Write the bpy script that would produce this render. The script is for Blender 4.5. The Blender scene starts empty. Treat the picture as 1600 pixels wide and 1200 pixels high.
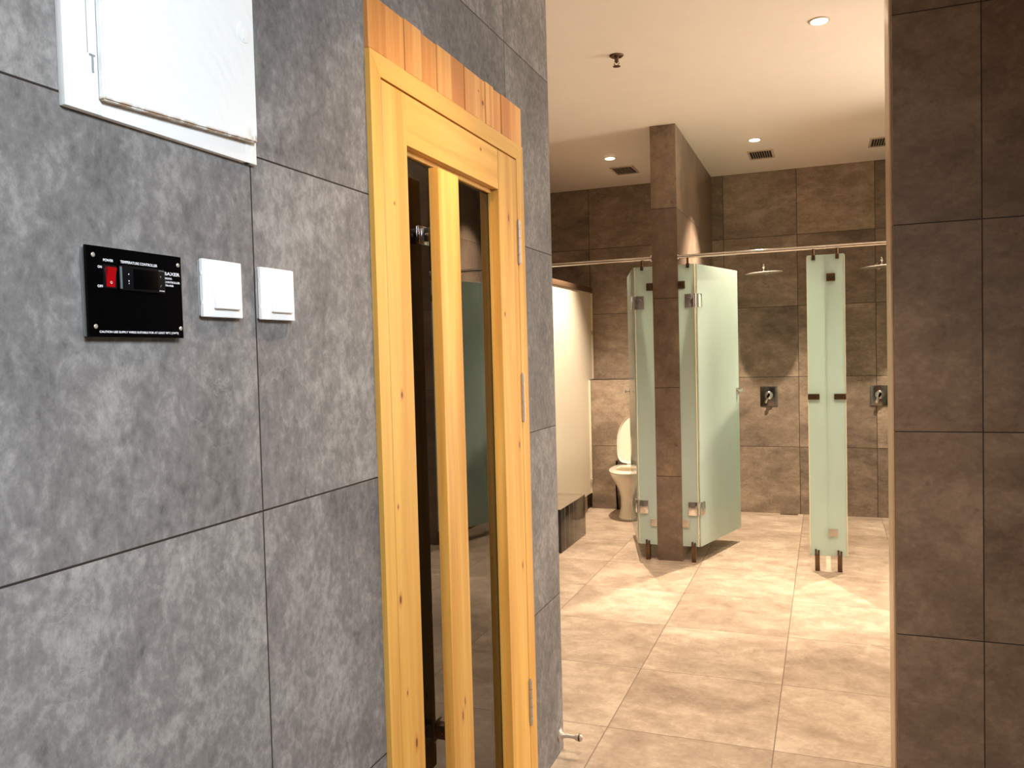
import bpy, bmesh, math, random
from mathutils import Vector, Matrix, Euler
random.seed(7)
SC = bpy.context.scene
COL = SC.collection

# ------------------------------------------------------------------ camera
cam_d = bpy.data.cameras.new('camera')
cam = bpy.data.objects.new('camera', cam_d)
COL.objects.link(cam)
cam_d.sensor_width = 36.0
cam_d.lens = 36.0 * 1272.0 / 1600.0
cam_d.clip_start = 0.02
R = Matrix(((0.93316638, 0.01132662, 0.35926622),
            (0.35849573, 0.04325409, -0.93252876),
            (-0.02610214, 0.9989999, 0.03630271)))
M4 = R.to_4x4()
M4.translation = Vector((0, 0, 1.42))
cam.matrix_world = M4
SC.camera = cam

# ------------------------------------------------------------------ world, view
w = bpy.data.worlds.new('world')
SC.world = w
w.use_nodes = True
w.node_tree.nodes['Background'].inputs[0].default_value = (1.0, 0.86, 0.70, 1)
w.node_tree.nodes['Background'].inputs[1].default_value = 5.0
SC.view_settings.view_transform = 'Standard'
SC.view_settings.look = 'None'
SC.view_settings.gamma = 1.0
SC.view_settings.use_curve_mapping = False
SC.view_settings.exposure = 0.75
SC.cycles.max_bounces = 10
SC.cycles.transparent_max_bounces = 12
SC.cycles.sample_clamp_indirect = 4.0
SC.cycles.use_denoising = True

WARM = (1.0, 0.80, 0.61)

# large lights: the cool panel over the entrance side of the near room
def area(name, loc, rot, sx, sy, energy, color):
    l = bpy.data.lights.new(name, 'AREA')
    l.shape = 'RECTANGLE'
    l.size, l.size_y = sx, sy
    l.energy, l.color = energy, color
    o = bpy.data.objects.new(name, l)
    o.location = loc
    o.rotation_euler = rot
    COL.objects.link(o)
    return o

_c = area('cool_panel_light', (1.55, -0.35, 2.55), (0, math.radians(58), math.radians(-6)), 0.7, 1.1, 43, (0.82, 0.92, 1.0))
_c.data.spread = math.radians(125)

# ------------------------------------------------------------------ helpers
def lin(r, g, b):
    f = lambda c: c / 12.92 if c <= 0.04045 else ((c + 0.055) / 1.055) ** 2.4
    return (f(r / 255), f(g / 255), f(b / 255), 1)

class NT:
    def __init__(self, name):
        self.m = bpy.data.materials.new(name)
        self.m.use_nodes = True
        self.t = self.m.node_tree
        self.bsdf = self.t.nodes['Principled BSDF']
        self.out = self.t.nodes['Material Output']
    def n(self, typ, **kw):
        nd = self.t.nodes.new(typ)
        for k, v in kw.items():
            setattr(nd, k, v)
        return nd
    def l(self, a, b):
        self.t.links.new(a, b)
    def put(self, sock, v):
        if hasattr(v, 'is_output'):
            self.l(v, sock)
        else:
            sock.default_value = v
    def math(self, op, a, b=None, c=None, clamp=False):
        nd = self.n('ShaderNodeMath', operation=op)
        nd.use_clamp = clamp
        self.put(nd.inputs[0], a)
        if b is not None: self.put(nd.inputs[1], b)
        if c is not None: self.put(nd.inputs[2], c)
        return nd.outputs[0]
    def vmath(self, op, a, b=None):
        nd = self.n('ShaderNodeVectorMath', operation=op)
        self.put(nd.inputs[0], a)
        if b is not None: self.put(nd.inputs[1], b)
        return nd.outputs[0]
    def noise(self, vec, scale, detail=5, rough=0.6, dist=0.0):
        nd = self.n('ShaderNodeTexNoise')
        self.l(vec, nd.inputs['Vector'])
        nd.inputs['Scale'].default_value = scale
        nd.inputs['Detail'].default_value = detail
        nd.inputs['Roughness'].default_value = rough
        nd.inputs['Distortion'].default_value = dist
        return nd.outputs['Fac']
    def ramp(self, fac, stops):
        nd = self.n('ShaderNodeValToRGB')
        self.l(fac, nd.inputs[0])
        e = nd.color_ramp.elements
        while len(e) < len(stops): e.new(0.5)
        for i, (p, c) in enumerate(stops):
            e[i].position = p
            e[i].color = c
        return nd.outputs[0]
    def mix(self, fac, a, b, blend='MIX'):
        nd = self.n('ShaderNodeMix', data_type='RGBA', blend_type=blend)
        self.put(nd.inputs[0], fac)
        self.put(nd.inputs[6], a)
        self.put(nd.inputs[7], b)
        return nd.outputs[2]
    def smooth(self, x, lo, hi, a=0.0, b=1.0):
        nd = self.n('ShaderNodeMapRange', interpolation_type='SMOOTHSTEP')
        self.put(nd.inputs[0], x)
        for i, v in zip((1, 2, 3, 4), (lo, hi, a, b)):
            nd.inputs[i].default_value = v
        return nd.outputs[0]
    def bump(self, h, strength, dist=0.01):
        nd = self.n('ShaderNodeBump')
        nd.inputs['Strength'].default_value = strength
        nd.inputs['Distance'].default_value = dist
        self.l(h, nd.inputs['Height'])
        self.l(nd.outputs[0], self.bsdf.inputs['Normal'])
    def coord(self):
        return self.n('ShaderNodeTexCoord').outputs['Object']
    def sep(self, v):
        nd = self.n('ShaderNodeSeparateXYZ')
        self.l(v, nd.inputs[0])
        return nd.outputs
    def comb(self, x, y, z):
        nd = self.n('ShaderNodeCombineXYZ')
        for i, v in enumerate((x, y, z)): self.put(nd.inputs[i], v)
        return nd.outputs[0]

def plain(name, col, rough=0.5, metal=0.0, spec=0.5, bump=0.0, scale=60, emit=None, coat=0.0, vary=0.04):
    k = NT(name)
    v = k.coord()
    n = k.noise(v, scale, 4)
    c1 = tuple(min(1, c * (1 - vary)) for c in col[:3]) + (1,)
    c2 = tuple(min(1, c * (1 + vary)) for c in col[:3]) + (1,)
    k.l(k.ramp(n, [(0.35, c1), (0.65, c2)]), k.bsdf.inputs['Base Color'])
    k.bsdf.inputs['Roughness'].default_value = rough
    k.bsdf.inputs['Metallic'].default_value = metal
    k.bsdf.inputs['Specular IOR Level'].default_value = spec
    k.bsdf.inputs['Coat Weight'].default_value = coat
    if bump: k.bump(n, bump, 0.002)
    if emit:
        k.bsdf.inputs['Emission Color'].default_value = tuple(emit[0]) + (1,)
        k.bsdf.inputs['Emission Strength'].default_value = emit[1]
    return k.m

def tile_mat(name, au, u0, wu, av, v0, wv, dark, mid, light, stretch=(1, 1, 1), rough=0.42,
             joint=0.0028, jcol=(0.03, 0.022, 0.017, 1), tone=0.10, fine=0.35, spec=0.4, bump=0.35, pits=0.5, mott=0.16):
    k = NT(name)
    tc = k.coord()
    s = k.sep(tc)
    fu = k.math('DIVIDE', k.math('SUBTRACT', s[au], u0), wu)
    fv = k.math('DIVIDE', k.math('SUBTRACT', s[av], v0), wv)
    def edge(f, wd):
        fr = k.math('FRACT', f)
        return k.math('MULTIPLY', k.math('MINIMUM', fr, k.math('SUBTRACT', 1.0, fr)), wd)
    e = k.math('MINIMUM', edge(fu, wu), edge(fv, wv))
    jm = k.smooth(e, joint * 0.35, joint * 0.75, 1.0, 0.0)
    wn = k.n('ShaderNodeTexWhiteNoise', noise_dimensions='3D')
    k.l(k.comb(k.math('FLOOR', fu), k.math('FLOOR', fv), 3.7), wn.inputs[0])
    vec = k.vmath('ADD', k.vmath('MULTIPLY', tc, stretch), k.vmath('MULTIPLY', wn.outputs['Color'], (9.0, 7.0, 11.0)))
    n1 = k.noise(vec, 2.0, 12, 0.62, 0.7)
    n2 = k.noise(vec, 9.0, 10, 0.68, 0.35)
    n3 = k.noise(vec, 70.0, 6, 0.7)
    n4 = k.noise(vec, 26.0, 8, 0.72, 0.9)
    f = k.math('ADD', k.math('MULTIPLY', n1, 0.55 - mott), k.math('ADD', k.math('MULTIPLY', n2, 0.45 - fine * 0.4), k.math('MULTIPLY', n3, fine * 0.4)))
    f = k.math('ADD', f, k.math('MULTIPLY', n4, mott))
    f = k.math('ADD', f, k.math('MULTIPLY', k.math('SUBTRACT', wn.outputs['Value'], 0.5), tone))
    c = k.ramp(f, [(0.38, dark), (0.5, mid), (0.62, light)])
    # thin pale streaks, as split slate has
    v4 = k.noise(vec, 3.2, 9, 0.6, 1.6)
    vein = k.smooth(k.math('ABSOLUTE', k.math('SUBTRACT', v4, 0.5)), 0.0, 0.012, 1.0, 0.0)
    gate = k.smooth(k.noise(vec, 4.0, 3), 0.52, 0.66)
    c = k.mix(k.math('MULTIPLY', k.math('MULTIPLY', vein, gate), 0.3), c, light)
    # small dark pits
    p = k.noise(vec, 24.0, 4, 0.6)
    pm = k.smooth(p, 0.64, 0.72)
    c = k.mix(k.math('MULTIPLY', pm, pits), c, dark)
    c = k.mix(jm, c, jcol)
    k.l(c, k.bsdf.inputs['Base Color'])
    k.l(k.math('ADD', rough, k.math('MULTIPLY', k.math('SUBTRACT', n2, 0.5), 0.35)), k.bsdf.inputs['Roughness'])
    k.bsdf.inputs['Specular IOR Level'].default_value = spec
    h = k.math('SUBTRACT', k.math('ADD', k.math('MULTIPLY', n3, 0.25), n2), jm)
    k.bump(h, bump, 0.004)
    return k.m

def wood_mat(name, axis, c1, c2, c3, knots=(), board=None, rough=0.42, knot_axis=1):
    """pine: fine grain along `axis`; knots: (y, z, ry, rz) in the wall's plane."""
    k = NT(name)
    tc = k.coord()
    s = k.sep(tc)
    st = [26.0, 26.0, 26.0]
    st[axis] = 1.1
    vec = k.vmath('MULTIPLY', tc, tuple(st))
    if board:
        wn = k.n('ShaderNodeTexWhiteNoise', noise_dimensions='1D')
        k.l(k.math('FLOOR', k.math('DIVIDE', k.math('SUBTRACT', s[board[0]], board[1]), board[2])), wn.inputs['W'])
        vec = k.vmath('ADD', vec, k.vmath('MULTIPLY', wn.outputs['Color'], (5, 9, 3)))
    g = k.noise(vec, 1.0, 8, 0.55, 0.4)
    big = k.noise(k.vmath('MULTIPLY', vec, (0.22, 0.22, 0.22)), 1.0, 3, 0.5, 0.5)
    ff = k.math('ADD', k.math('MULTIPLY', g, 0.5), k.math('MULTIPLY', big, 0.5))
    if board:
        ff = k.math('ADD', ff, k.math('MULTIPLY', k.math('SUBTRACT', wn.outputs['Value'], 0.5), 0.10))
    c = k.ramp(ff, [(0.38, c1), (0.5, c2), (0.64, c3)])
    fine = k.noise(k.vmath('MULTIPLY', vec, (5, 5, 5)), 1.0, 3)
    c = k.mix(k.smooth(fine, 0.5, 0.75, 0, 0.22), c, c1)
    for (y, z, ry, rz) in knots:
        dy = k.math('DIVIDE', k.math('SUBTRACT', s[1], y), ry)
        dz = k.math('DIVIDE', k.math('SUBTRACT', s[2], z), rz)
        d = k.math('SQRT', k.math('ADD', k.math('MULTIPLY', dy, dy), k.math('MULTIPLY', dz, dz)))
        c = k.mix(k.smooth(d, 0.7, 2.4, 0.5, 0.0), c, lin(190, 105, 40))
        c = k.mix(k.smooth(d, 0.55, 1.0, 0.9, 0.0), c, lin(96, 46, 18))
    k.l(c, k.bsdf.inputs['Base Color'])
    k.bsdf.inputs['Roughness'].default_value = rough
    k.bsdf.inputs['Specular IOR Level'].default_value = 0.35
    k.bump(g, 0.12, 0.001)
    return k.m

def frosted(name, tint, see=0.16, rough=0.025):
    k = NT(name)
    k.t.nodes.remove(k.bsdf)
    v = k.coord()
    n = k.noise(v, 3.0, 3)
    col = k.ramp(n, [(0.3, tuple(c * 0.95 for c in tint[:3]) + (1,)), (0.7, tint)])
    d = k.n('ShaderNodeBsdfDiffuse'); k.l(col, d.inputs[0])
    t = k.n('ShaderNodeBsdfTranslucent'); k.l(col, t.inputs[0])
    tr = k.n('ShaderNodeBsdfTransparent'); tr.inputs[0].default_value = (0.72, 0.86, 0.74, 1)
    gl = k.n('ShaderNodeBsdfGlossy'); gl.inputs['Roughness'].default_value = rough
    fr = k.n('ShaderNodeFresnel'); fr.inputs[0].default_value = 1.5
    m1 = k.n('ShaderNodeMixShader'); m1.inputs[0].default_value = 0.5
    k.l(d.outputs[0], m1.inputs[1]); k.l(t.outputs[0], m1.inputs[2])
    m2 = k.n('ShaderNodeMixShader'); m2.inputs[0].default_value = see
    k.l(m1.outputs[0], m2.inputs[1]); k.l(tr.outputs[0], m2.inputs[2])
    m3 = k.n('ShaderNodeMixShader')
    k.l(fr.outputs[0], m3.inputs[0]); k.l(m2.outputs[0], m3.inputs[1]); k.l(gl.outputs[0], m3.inputs[2])
    k.l(m3.outputs[0], k.out.inputs[0])
    return k.m

def tinted_glass(name, tint, ior=1.5):
    k = NT(name)
    k.t.nodes.remove(k.bsdf)
    tr = k.n('ShaderNodeBsdfTransparent'); tr.inputs[0].default_value = tint
    gl = k.n('ShaderNodeBsdfGlossy'); gl.inputs['Roughness'].default_value = 0.0
    fr = k.n('ShaderNodeFresnel'); fr.inputs[0].default_value = ior
    m = k.n('ShaderNodeMixShader')
    k.l(fr.outputs[0], m.inputs[0]); k.l(tr.outputs[0], m.inputs[1]); k.l(gl.outputs[0], m.inputs[2])
    k.l(m.outputs[0], k.out.inputs[0])
    return k.m

class MB:
    """collects shapes of one part; build() links them as one mesh object"""
    def __init__(self): self.bm = bmesh.new()
    def box(self, a, b, bev=0.0, seg=2, rot=None, piv=None):
        x0, x1 = sorted((a[0], b[0])); y0, y1 = sorted((a[1], b[1])); z0, z1 = sorted((a[2], b[2]))
        t = bmesh.new()
        vs = [t.verts.new((x, y, z)) for x in (x0, x1) for y in (y0, y1) for z in (z0, z1)]
        for q in ((0, 1, 3, 2), (4, 6, 7, 5), (0, 4, 5, 1), (2, 3, 7, 6), (0, 2, 6, 4), (1, 5, 7, 3)):
            t.faces.new([vs[i] for i in q])
        if bev:
            bmesh.ops.bevel(t, geom=t.edges[:], offset=bev, segments=seg, affect='EDGES', profile=0.6)
        if rot is not None:
            bmesh.ops.transform(t, matrix=Matrix.Translation(piv) @ rot @ Matrix.Translation(-Vector(piv)), verts=t.verts)
        self.merge(t)
        return self
    def merge(self, t):
        me = bpy.data.meshes.new('tmp'); t.to_mesh(me); t.free()
        self.bm.from_mesh(me); bpy.data.meshes.remove(me)
    def tube(self, p, q, r, r2=None, seg=24, cap=True):
        p, q = Vector(p), Vector(q); d = q - p
        r2 = r if r2 is None else r2
        rot = d.to_track_quat('Z', 'Y').to_matrix().to_4x4()
        m = Matrix.Translation((p + q) / 2) @ rot
        t = bmesh.new()
        bmesh.ops.create_cone(t, cap_ends=cap, segments=seg, radius1=r, radius2=r2, depth=d.length, matrix=m)
        self.merge(t)
        return self
    def lathe(self, prof, origin, axis, seg=28):
        """prof: (distance along axis, radius)"""
        rot = Vector(axis).to_track_quat('Z', 'Y').to_matrix()
        t = bmesh.new(); rings = []
        for h, r in prof:
            rings.append([t.verts.new(Vector(origin) + rot @ Vector((r * math.cos(2 * math.pi * i / seg), r * math.sin(2 * math.pi * i / seg), h))) for i in range(seg)])
        for a, b in zip(rings, rings[1:]):
            for i in range(seg):
                t.faces.new((a[i], a[(i + 1) % seg], b[(i + 1) % seg], b[i]))
        t.faces.new(rings[0][::-1]); t.faces.new(rings[-1])
        bmesh.ops.recalc_face_normals(t, faces=t.faces)
        self.merge(t)
        return self
    def prism(self, pts, axis, a, b, bev=0.0):
        """outline pts extruded along axis from a to b; pts are the two other axes in order"""
        t = bmesh.new()
        def mk(p, h):
            c = list(p); c.insert(axis, h); return t.verts.new(c)
        A = [mk(p, a) for p in pts]; B = [mk(p, b) for p in pts]
        n = len(pts)
        t.faces.new(A); t.faces.new(B[::-1])
        for i in range(n): t.faces.new((A[i], A[(i + 1) % n], B[(i + 1) % n], B[i]))
        bmesh.ops.recalc_face_normals(t, faces=t.faces)
        if bev: bmesh.ops.bevel(t, geom=t.edges[:], offset=bev, segments=2, affect='EDGES')
        self.merge(t)
        return self
    def loft(self, rings, cap0=True, cap1=True, closed=True):
        t = bmesh.new()
        rv = [[t.verts.new(p) for p in r] for r in rings]
        n = len(rings[0])
        for a, b in zip(rv, rv[1:]):
            for i in range(n): t.faces.new((a[i], a[(i + 1) % n], b[(i + 1) % n], b[i]))
        if cap0: t.faces.new(rv[0][::-1])
        if cap1: t.faces.new(rv[-1])
        bmesh.ops.recalc_face_normals(t, faces=t.faces)
        self.merge(t)
        return self
    def pipe(self, pts, r, seg=14):
        P = [Vector(p) for p in pts]
        rings = []
        for i, p in enumerate(P):
            d = (P[min(i + 1, len(P) - 1)] - P[max(i - 1, 0)]).normalized()
            rot = d.to_track_quat('Z', 'Y').to_matrix()
            rings.append([p + rot @ Vector((r * math.cos(2 * math.pi * k / seg), r * math.sin(2 * math.pi * k / seg), 0)) for k in range(seg)])
        return self.loft(rings)
    def build(self, name, mat, parent=None, smooth=True):
        me = bpy.data.meshes.new(name)
        self.bm.to_mesh(me); self.bm.free()
        me.materials.append(mat)
        if smooth:
            for p in me.polygons: p.use_smooth = True
            try: me.set_sharp_from_angle(angle=math.radians(32))
            except Exception: pass
        o = bpy.data.objects.new(name, me)
        COL.objects.link(o)
        if parent is not None:
            o.parent = parent
            o.matrix_parent_inverse = Matrix.Translation(-parent_world(parent))
        return o

def parent_world(p):
    v = Vector((0, 0, 0))
    # Empties stand unrotated; mesh parents stand at the world origin
    return Vector(p.get('_base', (0, 0, 0)))

def thing(name, loc, label, cat, group=None, kind=None):
    o = bpy.data.objects.new(name, None)
    o.empty_display_size = 0.05
    o.location = loc
    o['_base'] = list(loc)
    COL.objects.link(o)
    return tag(o, label, cat, group, kind)

def tag(o, label=None, cat=None, group=None, kind=None):
    if label: o['label'] = label
    if cat: o['category'] = cat
    if group: o['group'] = group
    if kind: o['kind'] = kind
    return o

def struct(o): o['kind'] = 'structure'; return o

def copy_tree(src, dx, label=None):
    """a thing, its parts and their sub-parts, shifted by dx"""
    def rec(o, parent):
        c = o.copy(); COL.objects.link(c)
        if parent is not None:
            c.parent = parent
            c.matrix_parent_inverse = o.matrix_parent_inverse.copy()
        for ch in list(o.children): rec(ch, c)
        return c
    c = rec(src, None)
    c.location = Vector(src.location) + Vector(dx)
    c['_base'] = list(c.location)
    if label: c['label'] = label
    return c

# ------------------------------------------------------------------ materials
D, Md, L = lin(84, 81, 80), lin(122, 118, 116), lin(164, 160, 156)
M_left = tile_mat('slate_tile_near', 1, 1.13, 1.2, 2, 1.165, 0.6, D, Md, L, stretch=(1, 1.0, 0.8), tone=0.02, fine=0.62, pits=0.45, rough=0.62, spec=0.18, mott=0.24)
Db, Mb_, Lb = lin(98, 80, 65), lin(126, 106, 88), lin(156, 134, 112)
M_right = tile_mat('slate_tile_opening', 0, 0.415, 0.6, 2, 1.165, 0.6, Db, Mb_, Lb, stretch=(0.8, 1, 1.1), tone=0.05, rough=0.6, spec=0.2)
M_back = tile_mat('slate_tile_back', 0, -0.209, 0.6, 2, 1.170, 0.597, lin(98, 86, 74), lin(138, 122, 106), lin(178, 160, 140), stretch=(0.7, 1, 1.3), tone=0.10, joint=0.004)
M_part = tile_mat('slate_tile_partition', 1, 5.40, 1.2, 2, 1.170, 0.597, Db, lin(120, 104, 90), Lb, tone=0.05, joint=0.004, rough=0.34)
M_floor = tile_mat('stone_tile_floor', 0, -0.785, 0.6, 1, 3.55, 0.6, lin(132, 115, 98), lin(166, 148, 129), lin(198, 182, 162), stretch=(1.0, 1.25, 1), tone=0.05,
                   rough=0.42, spec=0.3, jcol=(0.16, 0.12, 0.09, 1), joint=0.0035, fine=0.3, pits=0.15, bump=0.12)
M_ceil = plain('ceiling_paint', lin(252, 242, 230), 0.45, spec=0.4, scale=8, vary=0.01)
M_trim = plain('beige_metal_trim', lin(225, 205, 178), 0.35, metal=0.1)
P1, P2, P3 = lin(200, 140, 62), lin(216, 162, 76), lin(230, 182, 96)
M_wz = wood_mat('pine_upright', 2, P1, P2, P3, knots=[(1.607, 1.336, .005, .009), (1.572, .884, .006, .012), (1.626, .537, .006, .014), (1.574, 1.09, .003, .006),
                 (2.344, 1.141, .006, .012), (2.345, .765, .005, .012), (2.25, 1.54, .005, .008), (2.30, 1.83, .006, .014), (1.59, .667, .003, .006), (1.60, 1.76, .003, .004)])
M_wy = wood_mat('pine_crosswise', 1, P1, P2, P3, knots=[(2.10, 1.99, .006, .004)])
M_wb = wood_mat('pine_boards', 2, lin(196, 124, 58), lin(220, 152, 80), lin(236, 180, 108), knots=[(2.129, 2.125, .008, .008), (2.10, 2.15, .003, .003)], board=(1, 1.59, 0.0835))
M_wh = wood_mat('pine_handle', 2, lin(214, 152, 70), lin(236, 184, 92), lin(244, 202, 112), knots=[(1.80, .53, .004, .014), (1.815, .56, .003, .012)])
M_win = wood_mat('sauna_lining', 2, lin(120, 76, 36), lin(150, 98, 50), lin(176, 120, 64), board=(1, 0, 0.09))
M_glass = tinted_glass('smoked_glass', (0.62, 0.58, 0.47, 1), 2.25)
M_frost = frosted('frosted_green_glass', lin(234, 253, 245), see=0.12)
M_chrome = plain('chrome', lin(215, 210, 205), 0.12, metal=1.0)
M_head = plain('pale_chrome', lin(225, 215, 205), 0.25, metal=0.45)
M_dchrome = plain('grey_chrome', lin(130, 124, 122), 0.14, metal=1.0)
M_steel = plain('brushed_steel', lin(190, 178, 164), 0.35, metal=0.4, scale=160)
M_dsteel = plain('dark_bronze_steel', lin(112, 92, 74), 0.3, metal=1.0)
M_black = plain('black_acrylic', (0.001, 0.001, 0.0013, 1), 0.3, spec=0.08)
M_blackp = plain('black_plastic', (0.004, 0.004, 0.005, 1), 0.4, spec=0.15)
M_red = plain('red_rocker_plastic', lin(165, 8, 16), 0.2, coat=0.5)
M_text = plain('white_print', (0.85, 0.85, 0.88, 1), 0.6)
M_grey_text = plain('grey_print', (0.22, 0.22, 0.23, 1), 0.6)
M_acr = plain('clear_plate_edge', lin(150, 154, 154), 0.3)
M_white = plain('white_plastic', lin(240, 240, 240), 0.3, vary=0.01)
M_porc = plain('white_porcelain', lin(244, 236, 220), 0.12, coat=0.6, vary=0.01)
M_seal = plain('pale_seal_strip', lin(250, 240, 200), 0.35)
M_board = plain('white_partition_board', lin(244, 238, 218), 0.3, spec=0.5, vary=0.01)
M_brown = plain('brown_rail_paint', lin(104, 82, 62), 0.5)
M_dark = plain('recess_shade', (0.01, 0.009, 0.008, 1), 0.8)
M_vent = plain('vent_paint', lin(205, 190, 172), 0.5)
M_bmos = tile_mat('black_glossy_tile', 1, 5.45, 0.11, 2, 0.0, 0.315, (0.008, 0.007, 0.006, 1), (0.02, 0.017, 0.014, 1), (0.07, 0.06, 0.05, 1), rough=0.12, joint=0.008,
                  jcol=(0.20, 0.16, 0.12, 1), spec=0.6, bump=0.1, stretch=(2, 6, 1))
M_lens = plain('lamp_lens', (1, 1, 1, 1), 0.5, emit=((1.0, 0.80, 0.52), 14.0))

# painted cabinet steel with brushed-on paint ridges and rust-brown grime along the door's lower edge
def cabinet_paint(name, grime):
    k = NT(name)
    tc = k.coord(); s = k.sep(tc)
    v = k.vmath('MULTIPLY', tc, (1, 6, 5))
    wv = k.n('ShaderNodeTexWave', wave_type='RINGS')
    wv.inputs['Scale'].default_value = 2.2
    wv.inputs['Distortion'].default_value = 7
    wv.inputs['Detail'].default_value = 3
    k.l(v, wv.inputs['Vector'])
    c = k.mix(0.0, lin(238, 238, 236), lin(225, 224, 218))
    if grime:
        dz = k.math('SUBTRACT', s[2], k.math('ADD', 1.7665, k.math('MULTIPLY', k.math('SUBTRACT', s[1], 0.8155), 0.047)))
        m = k.math('MULTIPLY', k.smooth(dz, 0.0, 0.006, 1.0, 0.0), k.smooth(k.noise(tc, 60, 4), 0.3, 0.6))
        dy = k.math('ABSOLUTE', k.math('SUBTRACT', s[1], 1.122))
        m2 = k.math('MULTIPLY', k.math('MULTIPLY', k.smooth(dy, 0.0, 0.035, 1.0, 0.0), k.smooth(dz, 0.0, 0.03, 1.0, 0.0)), k.smooth(k.noise(tc, 45, 5), 0.42, 0.62))
        c = k.mix(k.math('MAXIMUM', m, m2), c, lin(170, 140, 110))
    k.l(c, k.bsdf.inputs['Base Color'])
    k.bsdf.inputs['Roughness'].default_value = 0.38
    if grime: k.bump(wv.outputs['Fac'], 0.22, 0.004)
    return k.m
M_cab = cabinet_paint('white_cabinet_paint', False)
M_cabd = cabinet_paint('white_cabinet_door_paint', True)

# ------------------------------------------------------------------ the room shell
XL, YE = -0.895, 2.745           # face of the near left wall and where it ends
YB, CZ = 7.28, 2.913             # back wall, ceiling
struct(MB().box((-4.2, -2.5, -0.12), (3.6, 2.85, 0.0)).box((-4.2, 2.85, -0.12), (2.6, 7.5, 0.0)).build('floor', M_floor))
# left wall of the near room with the doorway cut out of it, and the sauna cabin's side towards the wet room
m = MB()
m.box((-1.06, -2.5, 0), (XL, 1.515, CZ)).box((-1.06, 2.435, 0), (XL, YE, CZ)).box((-1.06, 1.515, 2.19), (XL, 2.435, CZ))
struct(m.build('wall_left', M_left))
struct(MB().box((-4.2, 2.60, 0), (-1.06, YE, CZ)).build('wall_sauna_side', M_left))
struct(MB().box((0.190, 2.62, 0), (3.6, 2.85, CZ)).build('wall_right', M_right))
struct(MB().box((0.1845, 2.672, 0), (0.190, 2.848, CZ), 0.001).build('trim_1', M_trim))
struct(MB().box((-4.2, YB, 0), (2.6, YB + 0.15, CZ)).build('wall_back', M_back))
struct(MB().box((-4.35, 2.6, 0), (-4.2, 7.5, CZ)).build('wall_far_left', M_back))
struct(MB().box((-1.075, 5.46, 0), (-0.905, YB, CZ), 0.002).build('wall_partition', M_part))
struct(MB().box((0.905, 5.46, 0), (1.075, YB, CZ), 0.002).build('wall_partition.001', M_part))
struct(MB().box((-1.998, 7.145, 0), (-1.075, YB, 1.170), 0.002).build('trim_2', M_back))     # tiled cistern ledge
struct(MB().box((-4.35, -2.5, CZ), (3.6, 2.85, CZ + 0.1)).box((-4.35, 2.85, CZ), (2.6, 7.5, CZ + 0.1)).build('ceiling', M_ceil))
struct(MB().box((2.6, 2.85, 0), (2.75, 4.3, CZ)).build('wall_light_block', M_back))  # unseen, added to keep world light off the near left wall
struct(MB().box((3.6, -2.5, 0), (3.75, 2.85, CZ)).build('wall_entrance_side', M_left))
struct(MB().box((-1.06, -2.65, 0), (3.75, -2.5, CZ)).build('wall_behind', M_right))
# sauna cabin inside
m = MB()
m.box((-2.7, 0.4, 0.0), (-2.66, 2.6, CZ)).box((-2.7, 0.4, 0), (-1.06, 0.44, CZ)).box((-2.7, 2.56, 0), (-1.06, 2.6, CZ)).box((-2.66, .44, 2.3), (-1.06, 2.56, 2.34))
struct(m.build('wall_sauna_lining', M_win))
mb = thing('sauna_bench', (-2.3, 1.5, 0), 'two-tier slatted wooden bench inside the dark sauna behind the glazed door', 'bench')
for z, x0, x1 in ((0.45, -1.95, -1.5), (0.9, -2.6, -2.0)):
    s = MB()
    n = int((x1 - x0) / 0.1)
    for i in range(n): s.box((x0 + i * 0.1, 0.5, z - 0.03), (x0 + i * 0.1 + 0.085, 2.5, z), 0.004)
    s.build('bench_top', M_win, mb)
    for y in (0.6, 2.35): MB().box((x0, y, 0), (x1, y + 0.05, z - 0.03)).build('bench_support', M_win, mb)

sl = bpy.data.lights.new('sauna_fill_light', 'POINT'); sl.energy = 22; sl.color = (1, .72, .42); sl.shadow_soft_size = .08  # added fill light, unseen, brightens the cabin behind the smoked glass
so_ = bpy.data.objects.new('sauna_fill_light', sl); so_.location = (-2.3, 0.9, 1.9); COL.objects.link(so_)
# ------------------------------------------------------------------ sauna door
dr = thing('door_1', (XL, 1.97, 0), 'pine-framed sauna door with smoked glass and long wooden pull, beside the switches', 'door', kind='structure')
FX = -0.883
m = MB()
m.prism([(1.512, 0), (1.556, 0), (1.556, 2.022), (1.512, 2.070)], 0, XL - 0.12, FX)
m.prism([(2.378, 0), (2.438, 0), (2.438, 2.070), (2.378, 2.022)], 0, XL - 0.12, FX)
m.build('door_casing', M_wz, dr)
MB().prism([(1.512, 2.0705), (1.556, 2.0225), (2.378, 2.0225), (2.438, 2.0705)], 0, XL - 0.12, FX).build('top_casing', M_wy, dr)
m = MB()
bys = [1.512, 1.590, 1.674, 1.756, 1.840, 1.918, 2.004, 2.090, 2.146, 2.206, 2.266, 2.350, 2.438]
for i, (a, b) in enumerate(zip(bys, bys[1:])):
    m.box((XL - 0.05, a + 0.0012, 2.0712), (FX - 0.001 - 0.002 * (i % 2), b - 0.0012, 2.188 + 0.003 * ((i * 7) % 3) / 2), 0.0015, 1)
m.build('header_boards', M_wb, dr)
leaf = MB().box((XL - 0.04, 1.560, 0.008), (FX, 1.667, 2.018), 0.0015, 1).box((XL - 0.04, 2.224, 0.008), (FX, 2.374, 2.018), 0.0015, 1).build('door_stile', M_wz, dr)
MB().box((XL - 0.04, 1.667, 1.902), (FX - 0.0008, 2.224, 2.018), 0.001, 1).box((XL - 0.04, 1.667, 0.008), (FX - 0.0008, 2.224, 0.13), 0.001, 1).build('door_rail', M_wy, dr)
XG = -0.913
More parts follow.
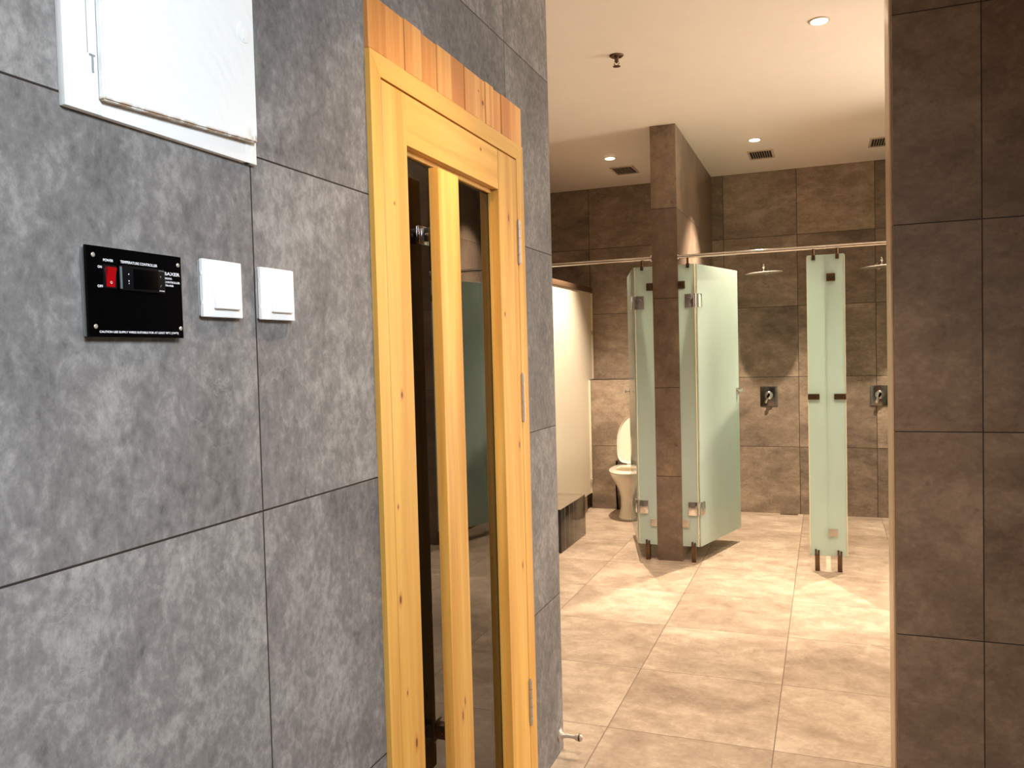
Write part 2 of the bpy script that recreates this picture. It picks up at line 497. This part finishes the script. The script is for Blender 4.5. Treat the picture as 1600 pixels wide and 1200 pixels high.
MB().box((XG - 0.008, 1.667, 0.13), (XG, 2.224, 1.902)).build('glass_pane', M_glass, dr, smooth=False)
m = MB()
for x0, x1 in ((XG + 0.0005, XG + 0.009),):
    m.box((x0, 2.212, 0.13), (x1, 2.224, 1.902), 0.001, 1).box((x0, 1.667, 0.13), (x1, 1.679, 1.902), 0.001, 1)
    m.box((x0, 1.679, 1.890), (x1, 2.212, 1.902), 0.001, 1).box((x0, 1.679, 0.13), (x1, 2.212, 0.142), 0.001, 1)
m.build('glazing_bead', M_wz, dr)
h = MB().box((-0.872, 1.748, 0.36), (-0.846, 1.863, 1.866), 0.0025, 2).build('pull_handle', M_wh, dr)
for z in (1.715, 0.49):
    b = MB().box((XG + 0.0002, 1.765, z - 0.022), (XG + 0.004, 1.815, z + 0.022), 0.001).box((XG + 0.004, 1.775, z - 0.017), (-0.872, 1.805, z + 0.017), 0.002)
    b.lathe([(0, .004), (.003, .004), (.004, .002)], (XG + 0.02, 1.775, z), (0, -1, 0), 12)
    bo = b.build('handle_bracket', M_chrome if z > 1 else M_dsteel, h)
for z0, z1 in ((1.700, 1.832), (1.212, 1.358), (0.250, 0.392)):
    hh = MB()
    n = 5; st = (z1 - z0) / n
    for i in range(n):
        hh.tube((FX + 0.004, 2.376, z0 + i * st + 0.0008), (FX + 0.004, 2.376, z0 + (i + 1) * st - 0.0008), 0.0058, seg=16)
    hh.tube((FX + 0.004, 2.376, z0 - 0.004), (FX + 0.004, 2.376, z1 + 0.004), 0.003, seg=12)
    hh.box((FX - 0.002, 2.3745, z0), (FX + 0.0006, 2.392, z1))
    hh.build('hinge', M_steel, dr)

# ------------------------------------------------------------------ lettering
def text(s, y, z, size, mat, parent, x, name='lettering', align='LEFT', width=None):
    c = bpy.data.curves.new('lettering', 'FONT')
    c.body = s; c.size = size; c.align_x = align; c.extrude = 0.00012; c.offset = size * 0.015
    t = bpy.data.objects.new('t', c)
    COL.objects.link(t)
    bpy.context.view_layer.update()
    me = bpy.data.meshes.new_from_object(t.evaluated_get(bpy.context.evaluated_depsgraph_get()))
    bpy.data.objects.remove(t)
    if width:
        xs = [v.co.x for v in me.vertices]; w_ = max(xs) - min(xs); k = width / w_; x_ = min(xs)
        for v in me.vertices: v.co.x = (v.co.x - x_) * k
    M = Matrix(((0, 0, 1, x), (1, 0, 0, y), (0, 1, 0, z), (0, 0, 0, 1)))
    me.transform(M)
    me.materials.clear(); me.materials.append(mat)
    o = bpy.data.objects.new(name, me)
    COL.objects.link(o)
    o.parent = parent
    o.matrix_parent_inverse = Matrix.Translation(-parent_world(parent))
    return o

# ------------------------------------------------------------------ sauna controller
CX = -0.880
ct = thing('sauna_controller', (XL, 0.865, 1.457), 'square black sauna temperature controller with a red power rocker, on the tiled wall', 'control panel')
MB().box((XL, 0.786, 1.4575), (CX - 0.004, 0.9465, 1.5745), 0.0005, 1).build('backing_plate', M_acr, ct)
MB().box((CX - 0.004, 0.7815, 1.4565), (CX, 0.947, 1.575), 0.0006, 1).build('face_plate', M_black, ct)
for y, z in ((0.7924, 1.5629), (0.9401, 1.5625), (0.7921, 1.4703), (0.9409, 1.4705)):
    MB().lathe([(0, .0030), (.0008, .0030), (.0017, .0020), (.0019, .0008), (.0010, .0006)], (CX, y, z), (1, 0, 0), 18).build('screw', M_steel, ct)
rs = MB().box((CX, 0.8060, 1.5205), (CX + 0.0022, 0.8275, 1.5515), 0.0009).build('rocker_surround', M_blackp, ct)
m = MB().prism([(CX + 0.001, 1.5225), (CX + 0.0030, 1.5225), (CX + 0.0036, 1.530), (CX + 0.0044, 1.537), (CX + 0.0074, 1.5485), (CX + 0.001, 1.5495)], 1, 0.8098, 0.8240, 0.0005)
rk = m.build('red_rocker', M_red, ct)
m = MB()
m.lathe([(0, .0017), (.0002, .0017)], (CX + 0.0036, 0.8169, 1.5285), (1, 0, 0.06), 20)
ring = m.build('off_mark', M_text, rk)
MB().lathe([(0, .0011), (.0003, .0011)], (CX + 0.00375, 0.8169, 1.5285), (1, 0, 0.06), 20).build('off_mark_centre', M_red, rk)
ctl = MB().box((CX, 0.8330, 1.5195), (CX + 0.0035, 0.9115, 1.5530), 0.0012).build('display_module', M_blackp, ct)
MB().tube((CX + 0.0030, 0.8335, 1.5215), (CX + 0.0030, 0.8335, 1.5510), 0.0018, seg=14).build('bezel_edge', plain('bezel_highlight', lin(90, 94, 100), 0.3), ctl)  # highlight on the black module's left bezel, painted as a grey edge
MB().box((CX + 0.0030, 0.8540, 1.5225), (CX + 0.0038, 0.8985, 1.5500), 0.0003).build('display_window', M_black, ctl)
X1 = CX + 0.0037
MB().prism([(0.8452, 1.5410), (0.8472, 1.5410), (0.8462, 1.5430)], 0, X1 - .0004, X1).build('up_mark', M_text, ctl)
MB().prism([(0.8452, 1.5335), (0.8472, 1.5335), (0.8462, 1.5312)], 0, X1 - .0004, X1).prism([(0.8458, 1.5300), (0.8466, 1.5300), (0.8466, 1.5285), (0.8458, 1.5285)], 0, X1 - .0004, X1).build('down_mark', M_text, ctl)
MB().prism([(0.9015, 1.5435), (0.9040, 1.5435), (0.9030, 1.5408)], 0, X1 - .0004, X1).build('light_mark', M_grey_text, ctl)
MB().prism([(0.9015, 1.5285), (0.9028, 1.5285), (0.9045, 1.5318)], 0, X1 - .0004, X1).build('light_mark', M_grey_text, ctl)
text('HEATER', 0.8995, 1.5500, 0.0022, M_grey_text, ctl, X1, width=0.0095)
text('POWER', 0.9000, 1.5218, 0.0022, M_text, ctl, X1, width=0.0095)
Xt = CX + 0.0002
text('POWER', 0.8082, 1.5560, 0.0048, M_text, ct, Xt, width=0.0162)
text('ON', 0.7992, 1.5466, 0.0046, M_text, ct, Xt, width=0.0064)
text('OFF', 0.7978, 1.5214, 0.0046, M_text, ct, Xt, width=0.0090)
text('TEMPERATURE CONTROLLER', 0.8362, 1.5562, 0.0050, M_text, ct, Xt, width=0.0645)
text('BAXER', 0.9131, 1.5462, 0.0066, M_text, ct, Xt, width=0.0300)
text('SAUNA', 0.9138, 1.5405, 0.0038, M_text, ct, Xt, width=0.0140)
text('CONTROLLER', 0.9135, 1.5352, 0.0038, M_text, ct, Xt, width=0.0292)
text('TM-MSB', 0.9140, 1.5303, 0.0038, M_text, ct, Xt, width=0.0160)
text('CAUTION USE SUPPLY WIRES SUITABLE FOR AT LEAST 90\u00b0C (194\u00b0F)', 0.7978, 1.4622, 0.0040, M_text, ct, Xt, width=0.1385)

# ------------------------------------------------------------------ wall switches
def switch(y0, y1, z0, z1, label, off):
    t = thing('light_switch', (XL, (y0 + y1) / 2, z0), label, 'switch', group='white switches beside the controller')
    MB().box((XL, y0 + 0.003, z0 + 0.002), (XL + 0.006, y1 - 0.001, z1 - 0.002), 0.001).build('back_box', M_white, t)
    # gently bowed cover plate
    n = 10; A = []; B = []
    pts = [(y0 + (y1 - y0) * i / n, 0.0055 * math.sin(math.pi * i / n)) for i in range(n + 1)]
    out = [(XL + 0.006, y0)] + [(XL + 0.0125, y0 + 0.0005)] + [(XL + 0.0125 + d * 0.25, y) for y, d in pts[1:-1]] + [(XL + 0.0125, y1 - 0.0005), (XL + 0.006, y1)]
    MB().prism(out, 2, z0, z1, 0.0008).build('cover_plate', M_white, t)
    a, b = y0 + off, y1 - 0.012
    zz0, zz1 = z0 + 0.013, z1 - 0.011
    MB().prism([(XL + 0.0120, zz0), (XL + 0.0205, zz0), (XL + 0.0180, zz0 + 0.02), (XL + 0.0160, (zz0 + zz1) / 2), (XL + 0.0150, zz1), (XL + 0.0120, zz1)], 1, a, b, 0.0009).build('rocker', M_white, t)
    m = MB()
    for z in (z0 + 0.022, z1 - 0.022): MB().box((XL + 0.008, y0 - 0.0006, z - 0.003), (XL + 0.0105, y0 + 0.001, z + 0.003), 0.0003).build('side_clip', M_white, t)
    return t
switch(0.993, 1.083, 1.490, 1.5785, 'white rocker switch between the black controller and the tile joint', 0.021)
switch(1.130, 1.222, 1.490, 1.5780, 'white rocker switch nearest the sauna door frame', 0.024)

# ------------------------------------------------------------------ white access cabinet
cb = thing('electrical_cabinet', (XL, 0.94, 1.7475), 'white painted metal cabinet with a grimy hinged door, high on the tiled wall', 'cabinet')
X0, X1c = XL, XL + 0.011
m = MB()
m.box((X0, 0.765, 1.7475), (X1c, 0.822, 2.36), 0.0015)
m.box((X0, 0.822, 1.7475), (X1c - 0.001, 1.122, 1.800), 0.0012)
m.box((X0, 1.108, 1.7475), (X1c, 1.134, 2.36), 0.0015).box((X0, 0.822, 2.33), (X1c, 1.108, 2.36))
m.box((X0, 0.81, 1.78), (X0 + 0.006, 1.12, 2.34))
m.build('cabinet_frame', M_cab, cb)
cd = MB().prism([(0.8155, 1.766), (1.1245, 1.7805), (1.1245, 2.335), (0.8155, 2.335)], 0, X1c + 0.0006, X1c + 0.011, 0.002).build('cabinet_door', M_cabd, cb)
MB().lathe([(0, .0165), (.0010, .0160), (.0014, .0145)], (X1c + 0.011, 1.098, 1.952), (1, 0, 0)).box((X1c + 0.0120, 1.0955, 1.940), (X1c + 0.0136, 1.0985, 1.958)).build('lock', M_cab, cd)
MB().box((X1c - 0.001, 0.8075, 1.800), (X1c + 0.0015, 0.8100, 1.822)).box((X1c - 0.001, 0.8040, 1.8215), (X1c + 0.0016, 0.8125, 1.8235)).build('hinge_pin', M_acr, cb)
MB().box((X1c - 0.0004, 0.8015, 1.8235), (X1c + 0.0004, 0.8024, 2.33)).build('frame_seam', plain('seam_grey', lin(150, 150, 150), 0.6), cb)

# ------------------------------------------------------------------ door stopper
ds = MB()
ds.lathe([(0, .021), (.004, .0215), (.007, .019), (.010, .013), (.022, .0085), (.042, .0065), (.058, .0080), (.062, .0115), (.069, .0125), (.079, .0125), (.084, .0085), (.086, .003)], (XL, 2.700, 0.068), (1, 0, 0), 32)
t = thing('door_stopper', (XL, 2.700, 0.068), 'small brushed steel door stopper near the floor at the end of the tiled wall', 'door stopper')
ds.build('stopper_body', M_steel, t)
MB().lathe([(0, .0126), (.0015, .0134), (.005, .0134), (.0065, .0126)], (XL + 0.071, 2.700, 0.068), (1, 0, 0)).build('buffer_ring', M_dsteel, t)

# ------------------------------------------------------------------ stall fronts
YS = 5.46
ZB, ZT = 0.105, 1.985
def leg(x, par):
    m = MB().box((x - 0.014, YS - 0.012, 0.0), (x - 0.003, YS + 0.022, ZB + 0.032), 0.002).box((x + 0.003, YS - 0.012, 0.0), (x + 0.014, YS + 0.022, ZB + 0.026), 0.002)
    m.box((x - 0.003, YS - 0.008, 0.0), (x + 0.003, YS + 0.018, ZB - 0.001))
    return m.build('support_leg', M_dsteel, par)
def rail_clip(x, par, z1=2.0254):
    return MB().box((x - 0.010, YS - 0.012, ZT - 0.025), (x + 0.010, YS + 0.022, ZT + 0.006), 0.002).tube((x, YS + 0.005, ZT + 0.004), (x, YS + 0.005, z1), 0.008, seg=16).build('rail_clip', M_dsteel, par)
def clamp(x0, x1, z, par, mat=None, h=0.05, y0=None, y1=None):
    return MB().box((x0, (YS - 0.010) if y0 is None else y0, z - h / 2), (x1, (YS + 0.020) if y1 is None else y1, z + h / 2), 0.004).build('wall_clamp', mat or M_dsteel, par)
def glass_hinge(xe, side, z, par, ang):
    """glass-to-glass hinge at pane edge xe; side +1: door on the right. ang: door direction angle"""
    m = MB().box((xe - side * 0.062, YS - 0.011, z - 0.045), (xe - side * 0.006, YS - 0.0002, z + 0.045), 0.003)
    m.box((xe - side * 0.062, YS + 0.0102, z - 0.045), (xe - side * 0.006, YS + 0.020, z + 0.045), 0.003)
    m.box((xe - side * 0.045, YS - 0.014, z - 0.022), (xe - side * 0.016, YS - 0.010, z + 0.022), 0.002)
    m.tube((xe + side * 0.004, YS + 0.003, z - 0.045), (xe + side * 0.004, YS + 0.003, z + 0.045), 0.008, seg=16)
    hm = m.build('hinge', M_chrome, par)
    d = Vector((math.cos(ang), math.sin(ang), 0)); nrm = Vector((-d.y, d.x, 0))
    piv = Vector((xe + side * 0.012, YS + 0.012, z))
    rot = Matrix.Rotation(ang, 4, 'Z')
    k = MB().box((piv.x - 0.002, piv.y - 0.016, z - 0.045), (piv.x + 0.052, piv.y - 0.0052, z + 0.045), 0.003, rot=rot, piv=piv)
    k.box((piv.x - 0.002, piv.y + 0.0052, z - 0.045), (piv.x + 0.052, piv.y + 0.016, z + 0.045), 0.003, rot=rot, piv=piv)
    k.build('hinge_leaf', M_chrome, hm)
def open_door(xe, side, ang, width, par, name='door_leaf'):
    piv = Vector((xe + side * 0.012, YS + 0.012, 0)); rot = Matrix.Rotation(ang, 4, 'Z')
    d = MB().box((piv.x, piv.y - 0.005, ZB), (piv.x + width, piv.y + 0.005, ZT), 0.0012, 1, rot=rot, piv=piv).build(name, M_frost, par)
    k = MB()
    xk = piv.x + width - 0.035
    p = Vector((xk, piv.y, 1.115))
    k.lathe([(0, .012), (.004, .012), (.006, .006), (.022, .006), (.024, .014), (.038, .015), (.040, .012)], (xk, piv.y + 0.005, 1.115), (0, 1, 0), 20)
    k.lathe([(0, .012), (.004, .012), (.006, .006), (.022, .006), (.024, .014), (.038, .015), (.040, .012)], (xk, piv.y - 0.005, 1.115), (0, -1, 0), 20)
    k.box((xk - 0.020, piv.y - 0.008, 1.09), (xk + 0.034, piv.y + 0.008, 1.135), 0.002)
    bmesh.ops.transform(k.bm, matrix=Matrix.Translation(piv) @ rot @ Matrix.Translation(-piv), verts=k.bm.verts)
    k.build('door_knob', M_chrome, d)
    return d

angR = math.atan2(0.68, 0.195)
# toilet stall screen (left of the pillar)
g = thing('glass_screen', (-1.135, YS, 0), 'frosted green glass screen and open door of the toilet stall, fixed to the tiled pillar', 'glass screen')
MB().box((-1.195, YS, ZB), (-1.0755, YS + 0.010, ZT), 0.001, 1).build('fixed_pane', M_frost, g)
clamp(-1.117, -1.0752, 1.848, g); clamp(-1.117, -1.0752, 0.255, g, M_steel)
MB().box((-1.1985, YS - 0.002, ZB), (-1.1953, YS + 0.012, ZT), 0.0008, 1).build('edge_seal', M_seal, g)
leg(-1.140, g); rail_clip(-1.145, g)
for z in (1.745, 0.360): glass_hinge(-1.195, -1, z, g, math.pi - angR)
open_door(-1.195, -1, math.pi - angR, 0.70, g)
# shower screen right of the pillar
g2 = thing('glass_screen', (-0.85, YS, 0), 'frosted glass screen with its green door swung into the shower, fixed to the tiled pillar', 'glass screen')
MB().box((-0.9045, YS, ZB), (-0.800, YS + 0.010, ZT), 0.001, 1).build('fixed_pane', M_frost, g2)
clamp(-0.9048, -0.860, 1.851, g2); clamp(-0.9048, -0.860, 0.258, g2, M_steel)
MB().box((-0.7997, YS - 0.002, ZB), (-0.7965, YS + 0.012, ZT), 0.0008, 1).build('edge_seal', M_seal, g2)
leg(-0.832, g2); rail_clip(-0.840, g2)
for z in (1.745, 0.360): glass_hinge(-0.800, 1, z, g2, angR)
open_door(-0.800, 1, angR, 0.70, g2)
# its mirror in the next shower (seen in the sauna door's glass)
g3 = thing('glass_screen', (0.86, YS, 0), 'frosted green shower door standing open, seen only mirrored in the sauna door glass', 'glass screen')
MB().box((0.800, YS, ZB), (0.9045, YS + 0.010, ZT), 0.001, 1).build('fixed_pane', M_frost, g3)
clamp(0.860, 0.9048, 1.851, g3); leg(0.832, g3); rail_clip(0.840, g3)
for z in (1.745, 0.360): glass_hinge(0.800, -1, z, g3, math.pi - angR)
open_door(0.800, -1, math.pi - angR, 0.70, g3)
# free-standing narrow screen between the showers, with the divider behind it
g4 = thing('glass_divider', (0.008, YS, 0), 'narrow frosted glass screen on two short legs, standing between the two showers', 'glass screen')
MB().box((-0.100, YS, ZB - 0.008), (0.116, YS + 0.010, ZT + 0.006), 0.001, 1).build('front_pane', M_frost, g4)
MB().box((0.002, YS + 0.0105, ZB), (0.012, YB - 0.001, ZT), 0.001, 1).build('divider_pane', M_frost, g4)
for x0 in (-0.1035, 0.1162):
    MB().box((x0, YS - 0.002, ZB), (x0 + 0.0033, YS + 0.012, 1.085), 0.0008, 1).box((x0, YS - 0.002, 1.123), (x0 + 0.0033, YS + 0.012, ZT), 0.0008, 1).build('edge_seal', M_seal, g4)
leg(-0.060, g4); leg(0.073, g4)
rail_clip(-0.062, g4); rail_clip(0.076, g4)
for z, mt in ((1.848, M_dsteel), (0.248, M_steel)):
    MB().box((0.013, YS - 0.010, z - 0.024), (0.064, YS - 0.0002, z + 0.024), 0.003).box((0.0125, YS + 0.0102, z - 0.024), (0.060, YS + 0.026, z + 0.024), 0.003).build('corner_clamp', mt, g4)
for x0, x1 in ((-0.104, -0.035), (0.050, 0.119)):
    MB().box((x0, YS - 0.016, 1.086), (x1, YS - 0.0002, 1.122), 0.003).box((x0, YS + 0.0102, 1.086), (x1, YS + 0.020, 1.122), 0.003).build('latch_keeper', M_dsteel, g4)
# overhead rails
for a, b, lab in ((-2.6, -1.0755, 'polished overhead rail running left from the tiled pillar over the toilet stalls'),
                  (-0.9045, 0.9045, 'polished overhead rail over the shower doors')):
    t = thing('overhead_rail', ((a + b) / 2, YS, 2.036), lab, 'rail')
    MB().tube((a, YS + 0.005, 2.038), (b, YS + 0.005, 2.038), 0.0125, seg=24).build('rail_tube', M_chrome, t)
    for x in ([b - 0.004] if a < -2 else [a + 0.004, b - 0.004]):
        MB().tube((x - 0.004, YS + 0.005, 2.038), (x + 0.004, YS + 0.005, 2.038), 0.022, seg=24).build('end_flange', M_chrome, t)

# ------------------------------------------------------------------ white partition board and black block
wp = thing('toilet_partition', (-2.0, 6.4, 0.14), 'tall white partition board with a brown top rail, beyond the black tiled block', 'partition')
MB().prism([(5.60, 0.14), (7.143, 0.14), (7.143, 1.172), (7.272, 1.172), (7.272, 1.965), (5.60, 1.965)], 0, -2.012, -2.0, 0.001).build('board', M_board, wp)
MB().box((-2.022, 5.58, 1.966), (-1.990, 7.278, 2.010), 0.002).build('top_rail', M_brown, wp)
MB().box((-2.0005, 7.255, 1.176), (-1.988, 7.276, 1.960), 0.001).box((-2.0005, 7.126, 0.142), (-1.988, 7.1435, 1.168), 0.001).build('edge_trim', plain('pale_edge_trim', lin(236, 226, 200), 0.4), wp)
for z, y in ((0.25, 7.110), (1.60, 7.24)): MB().box((-2.0, y, z - 0.02), (-1.982, y + 0.03, z + 0.02), 0.002).build('bracket', M_steel, wp)
MB().box((-2.010, 5.8, 0.0), (-2.002, 7.0, 0.1395), 0.001).build('kick_plate', plain('dull_kick_plate', lin(150, 128, 104), 0.4), wp)
bb = MB().box((-2.45, 5.46, 0), (-1.76, 6.09, 0.315), 0.003).build('tiled_block', M_bmos)
tag(bb, 'low black glossy tiled block on the floor, where the grey wall ends', 'tiled block')

# ------------------------------------------------------------------ toilet
tx, tyb = -1.560, 7.143
tl = thing('toilet', (tx, 6.85, 0), 'white pedestal toilet with its lid raised, standing against the tiled ledge', 'toilet')
def dring(hw, yf, yb, z, n=64, x0=tx, corner=0.35):
    """D-shaped ring: elliptical front, squarish back"""
    pts = []
    ym = yb - (yb - yf) * 0.42
    for i in range(n):
        a = 2 * math.pi * i / n
        c, s = math.cos(a), math.sin(a)
        if s < 0: x, y = hw * c, ym + (ym - yf) * s
        else:
            e = 0.28
            x = hw * math.copysign(abs(c) ** e, c) * (1 - 0.12 * s); y = ym + (yb - ym) * (abs(s) ** e)
        pts.append(Vector((x0 + x, y, z)))
    return pts
prof = [(0.0, .126, 6.665), (.012, .126, 6.662), (.03, .118, 6.675), (.10, .108, 6.690), (.18, .110, 6.685), (.25, .126, 6.655), (.31, .152, 6.610), (.355, .176, 6.575), (.385, .184, 6.560), (.398, .184, 6.560)]
m = MB().loft([dring(hw, yf, tyb, z) for z, hw, yf in prof] + [dring(.135, 6.655, 7.02, .396), dring(.125, 6.67, 7.0, .34), dring(.07, 6.76, 6.93, .25)])
m.build('bowl', M_porc, tl)
# seat ring
so, si = dring(.188, 6.556, 7.085, 0), dring(.122, 6.640, 6.985, 0)
def at_z(r, z, s=1.0):
    c = Vector((tx, 6.85, 0)); return [Vector((c.x + (p.x - c.x) * s, c.y + (p.y - c.y) * s, z)) for p in r]
st = MB().loft([at_z(si, .402), at_z(so, .402, .985), at_z(so, .409), at_z(so, .417, .985), at_z(si, .422, 1.04), at_z(si, .416), at_z(si, .402)], cap0=False, cap1=False).build('seat', M_porc, tl)
# raised lid, hinged at the back and leaning on the ledge
lo = dring(.186, 6.640, 7.085, 0)
def lid_ring(s, z): return [Vector((tx + (p.x - tx) * s, 6.85 + (p.y - 6.85) * s, z)) for p in lo]
lm = MB().loft([lid_ring(.93, 0.010), lid_ring(.97, 0.002), lid_ring(1.0, 0.0), lid_ring(1.0, 0.010), lid_ring(.97, .018), lid_ring(.6, .024)])
piv = Vector((tx, 7.085, 0.0))
T = Matrix.Translation(Vector((tx, 7.090, 0.425))) @ Matrix.Rotation(math.radians(-93), 4, 'X') @ Matrix.Translation(-piv)
bmesh.ops.transform(lm.bm, matrix=T, verts=lm.bm.verts)
lm.build('lid', M_porc, tl)
for s in (-1, 1): MB().tube((tx + s * .075 - .018, 7.088, .428), (tx + s * .075 + .018, 7.088, .428), .011, seg=14).build('lid_hinge', M_porc, tl)
sp = thing('sensor_box', (-1.60, 7.143, 0.93), 'small black box with a pale button on the tiled ledge above the raised lid', 'flush sensor')
MB().box((-1.628, 7.125, 0.900), (-1.565, 7.1445, 0.972), 0.003).build('housing', M_blackp, sp)
MB().box((-1.602, 7.119, 0.918), (-1.575, 7.1255, 0.952), 0.002).build('button', M_white, sp)
hs = MB().pipe([(-1.758, 7.128, 0.44), (-1.762, 7.120, 0.36), (-1.764, 7.118, 0.25), (-1.760, 7.122, 0.12), (-1.758, 7.128, 0.03), (-1.758, 7.130, 0.002)], 0.008).build('water_hose', M_blackp)
tag(hs, 'thin black hose hanging down the tiled ledge behind the toilet', 'hose')

# ------------------------------------------------------------------ showers
def shower(x, lab_h, lab_v):
    t = thing('overhead_shower', (x, YB, 2.06), lab_h, 'shower', group='overhead shower heads')
    m = MB().tube((x + 0.0, YB, 2.060), (x, YB - 0.008, 2.060), 0.028, seg=24)
    m.tube((x, YB - 0.004, 2.060), (x, YB - 0.44, 2.078), 0.010, seg=16)
    m.build('arm', M_chrome, t)
    MB().lathe([(0, .010), (.012, .014), (.026, .014), (.036, .008), (.046, .008), (.05, .016), (.058, .020)], (x, YB - 0.44, 2.090), (0, 0, -1), 20).build('ball_joint', M_chrome, t)
    MB().lathe([(0, .02), (.006, .12), (.010, .146), (.014, .146), (.0145, .135)], (x, YB - 0.44, 2.030), (0.045, 0.02, -1), 40).build('spray_disc', M_head, t)
    v = thing('shower_valve', (x + 0.03, YB, 0.92), lab_v, 'shower valve', group='square shower valves on the back wall')
    c = x + 0.0
    MB().box((c - 0.072, YB - 0.010, 0.925), (c + 0.072, YB, 1.090), 0.003).build('plate', M_dchrome, v)
    MB().lathe([(0, .034), (.02, .034), (.024, .028), (.05, .026), (.052, .02)], (c, YB - 0.010, 1.015), (0, -1, 0), 28).build('valve_knob', M_chrome, v)
    MB().box((c - 0.011, YB - 0.062, 0.945), (c + 0.011, YB - 0.050, 1.035), 0.003, rot=Matrix.Rotation(math.radians(24), 4, 'Y'), piv=(c, YB - .06, 1.015)).build('lever', M_chrome, v)
shower(-0.452, 'flat round chrome shower head over the stall nearer the tiled pillar', 'square chrome shower valve in the stall nearer the tiled pillar')
shower(0.412, 'flat round chrome shower head beyond the narrow glass screen', 'square chrome shower valve beyond the narrow glass screen')
dg = thing('floor_drain', (-0.30, 7.235, 0), 'slim chrome floor drain against the back wall of the shower', 'drain')
m = MB().box((-0.37, 7.215, 0.0), (-0.23, 7.262, 0.004), 0.001)
m.build('drain_frame', M_chrome, dg)
m = MB()
for i in range(6): m.box((-0.360 + i * 0.022, 7.222, 0.004), (-0.346 + i * 0.022, 7.255, 0.0052))
m.build('drain_grate', M_dsteel, dg)

# ------------------------------------------------------------------ ceiling fittings
DL = []
def downlight(x, y, label, watts, angle=84, blend=0.75, color=WARM, first=[None]):
    if first[0] is None:
        t = thing('downlight', (x, y, CZ), label, 'ceiling light', group='recessed ceiling downlights')
        MB().lathe([(0, .047), (.003, .047), (.0045, .040), (.0045, .0392)], (x, y, CZ), (0, 0, -1), 36).build('trim_ring', M_vent, t)
        MB().lathe([(0, .037), (.0016, .036)], (x, y, CZ - 0.0046), (0, 0, -1), 32).build('lens', M_lens, t)
        first[0] = t
    else:
        t = copy_tree(first[0], Vector((x, y, CZ)) - Vector(first[0].location), label)
    l = bpy.data.lights.new('downlight_beam', 'SPOT')
    l.energy = watts; l.color = color; l.spot_size = math.radians(angle); l.spot_blend = blend; l.shadow_soft_size = 0.022
    o = bpy.data.objects.new('downlight_beam', l)
    o.location = (x, y, CZ - 0.03)
    COL.objects.link(o)
    return t
downlight(-1.531, 6.20, 'recessed ceiling downlight over the toilet stall, left of the tiled pillar', 275)
downlight(-0.454, 6.14, 'recessed ceiling downlight over the shower beside the tiled pillar', 330, 88, 0.75)
downlight(0.560, 6.14, 'recessed ceiling downlight over the farther shower, hidden by the tiled wall', 280)
downlight(-0.008, 4.06, 'recessed ceiling downlight over the corridor floor, nearest one in view', 135, 96, 0.9)
downlight(-1.60, 4.06, 'recessed ceiling downlight over the corridor behind the sauna wall', 140, 96, 0.9)
downlight(-0.31, 1.74, 'recessed ceiling downlight in front of the sauna door, above the view', 86, 84, 0.7, (1.0, 0.76, 0.54))

def vent(x, y, label, first=[None]):
    if first[0] is not None:
        return copy_tree(first[0], Vector((x, y, CZ)) - Vector(first[0].location), label)
    t = thing('ceiling_vent', (x, y, CZ), label, 'air vent', group='ceiling vents over the stalls')
    hx, hy, b = 0.094, 0.140, 0.016
    m = MB()
    m.box((x - hx, y - hy, CZ - 0.008), (x + hx, y - hy + b, CZ), 0.001).box((x - hx, y + hy - b, CZ - 0.008), (x + hx, y + hy, CZ), 0.001)
    m.box((x - hx, y - hy + b, CZ - 0.008), (x - hx + b, y + hy - b, CZ), 0.001).box((x + hx - b, y - hy + b, CZ - 0.008), (x + hx, y + hy - b, CZ), 0.001)
    m.build('vent_frame', M_vent, t)
    MB().box((x - hx + b, y - hy + b, CZ - 0.0012), (x + hx - b, y + hy - b, CZ)).build('duct_shade', M_dark, t)  # flat sheet behind the slats, the duct's shade put into its colour
    m = MB(); n = 9
    for i in range(1, n):
        xx = x - hx + b + (2 * hx - 2 * b) * i / n
        m.box((xx - 0.0012, y - hy + b, CZ - 0.009), (xx + 0.0012, y + hy - b, CZ - 0.002))
    m.build('louvre', M_vent, t)
    first[0] = t
    return t
vent(-0.443, 6.62, 'slatted ceiling vent over the shower right of the tiled pillar')
vent(-1.522, 6.66, 'slatted ceiling vent over the toilet stall')
vent(0.415, 6.63, 'slatted ceiling vent by the edge of the right tiled wall')

sk = thing('fire_sprinkler', (-0.965, 4.09, CZ), 'small metal fire sprinkler hanging from the ceiling', 'sprinkler')
MB().lathe([(0, .034), (.002, .036), (.008, .030), (.010, .014)], (-0.965, 4.09, CZ), (0, 0, -1), 32).build('ceiling_plate', M_dsteel, sk)
MB().lathe([(0, .011), (.022, .010), (.026, .006), (.03, .006)], (-0.965, 4.09, CZ - 0.008), (0, 0, -1), 20).build('nozzle', M_dsteel, sk)
m = MB()
for s in (-1, 1): m.pipe([(-0.965 + s * .009, 4.09, CZ - .028), (-0.965 + s * .013, 4.09, CZ - .040), (-0.965 + s * .004, 4.09, CZ - .054)], .0022, 8)
m.build('yoke', M_dsteel, sk)
MB().lathe([(0, .019), (.0015, .019)], (-0.965, 4.09, CZ - 0.054), (0, 0, -1), 24).build('deflector', M_dsteel, sk)

for o in bpy.data.objects:
    if '_base' in o: del o['_base']
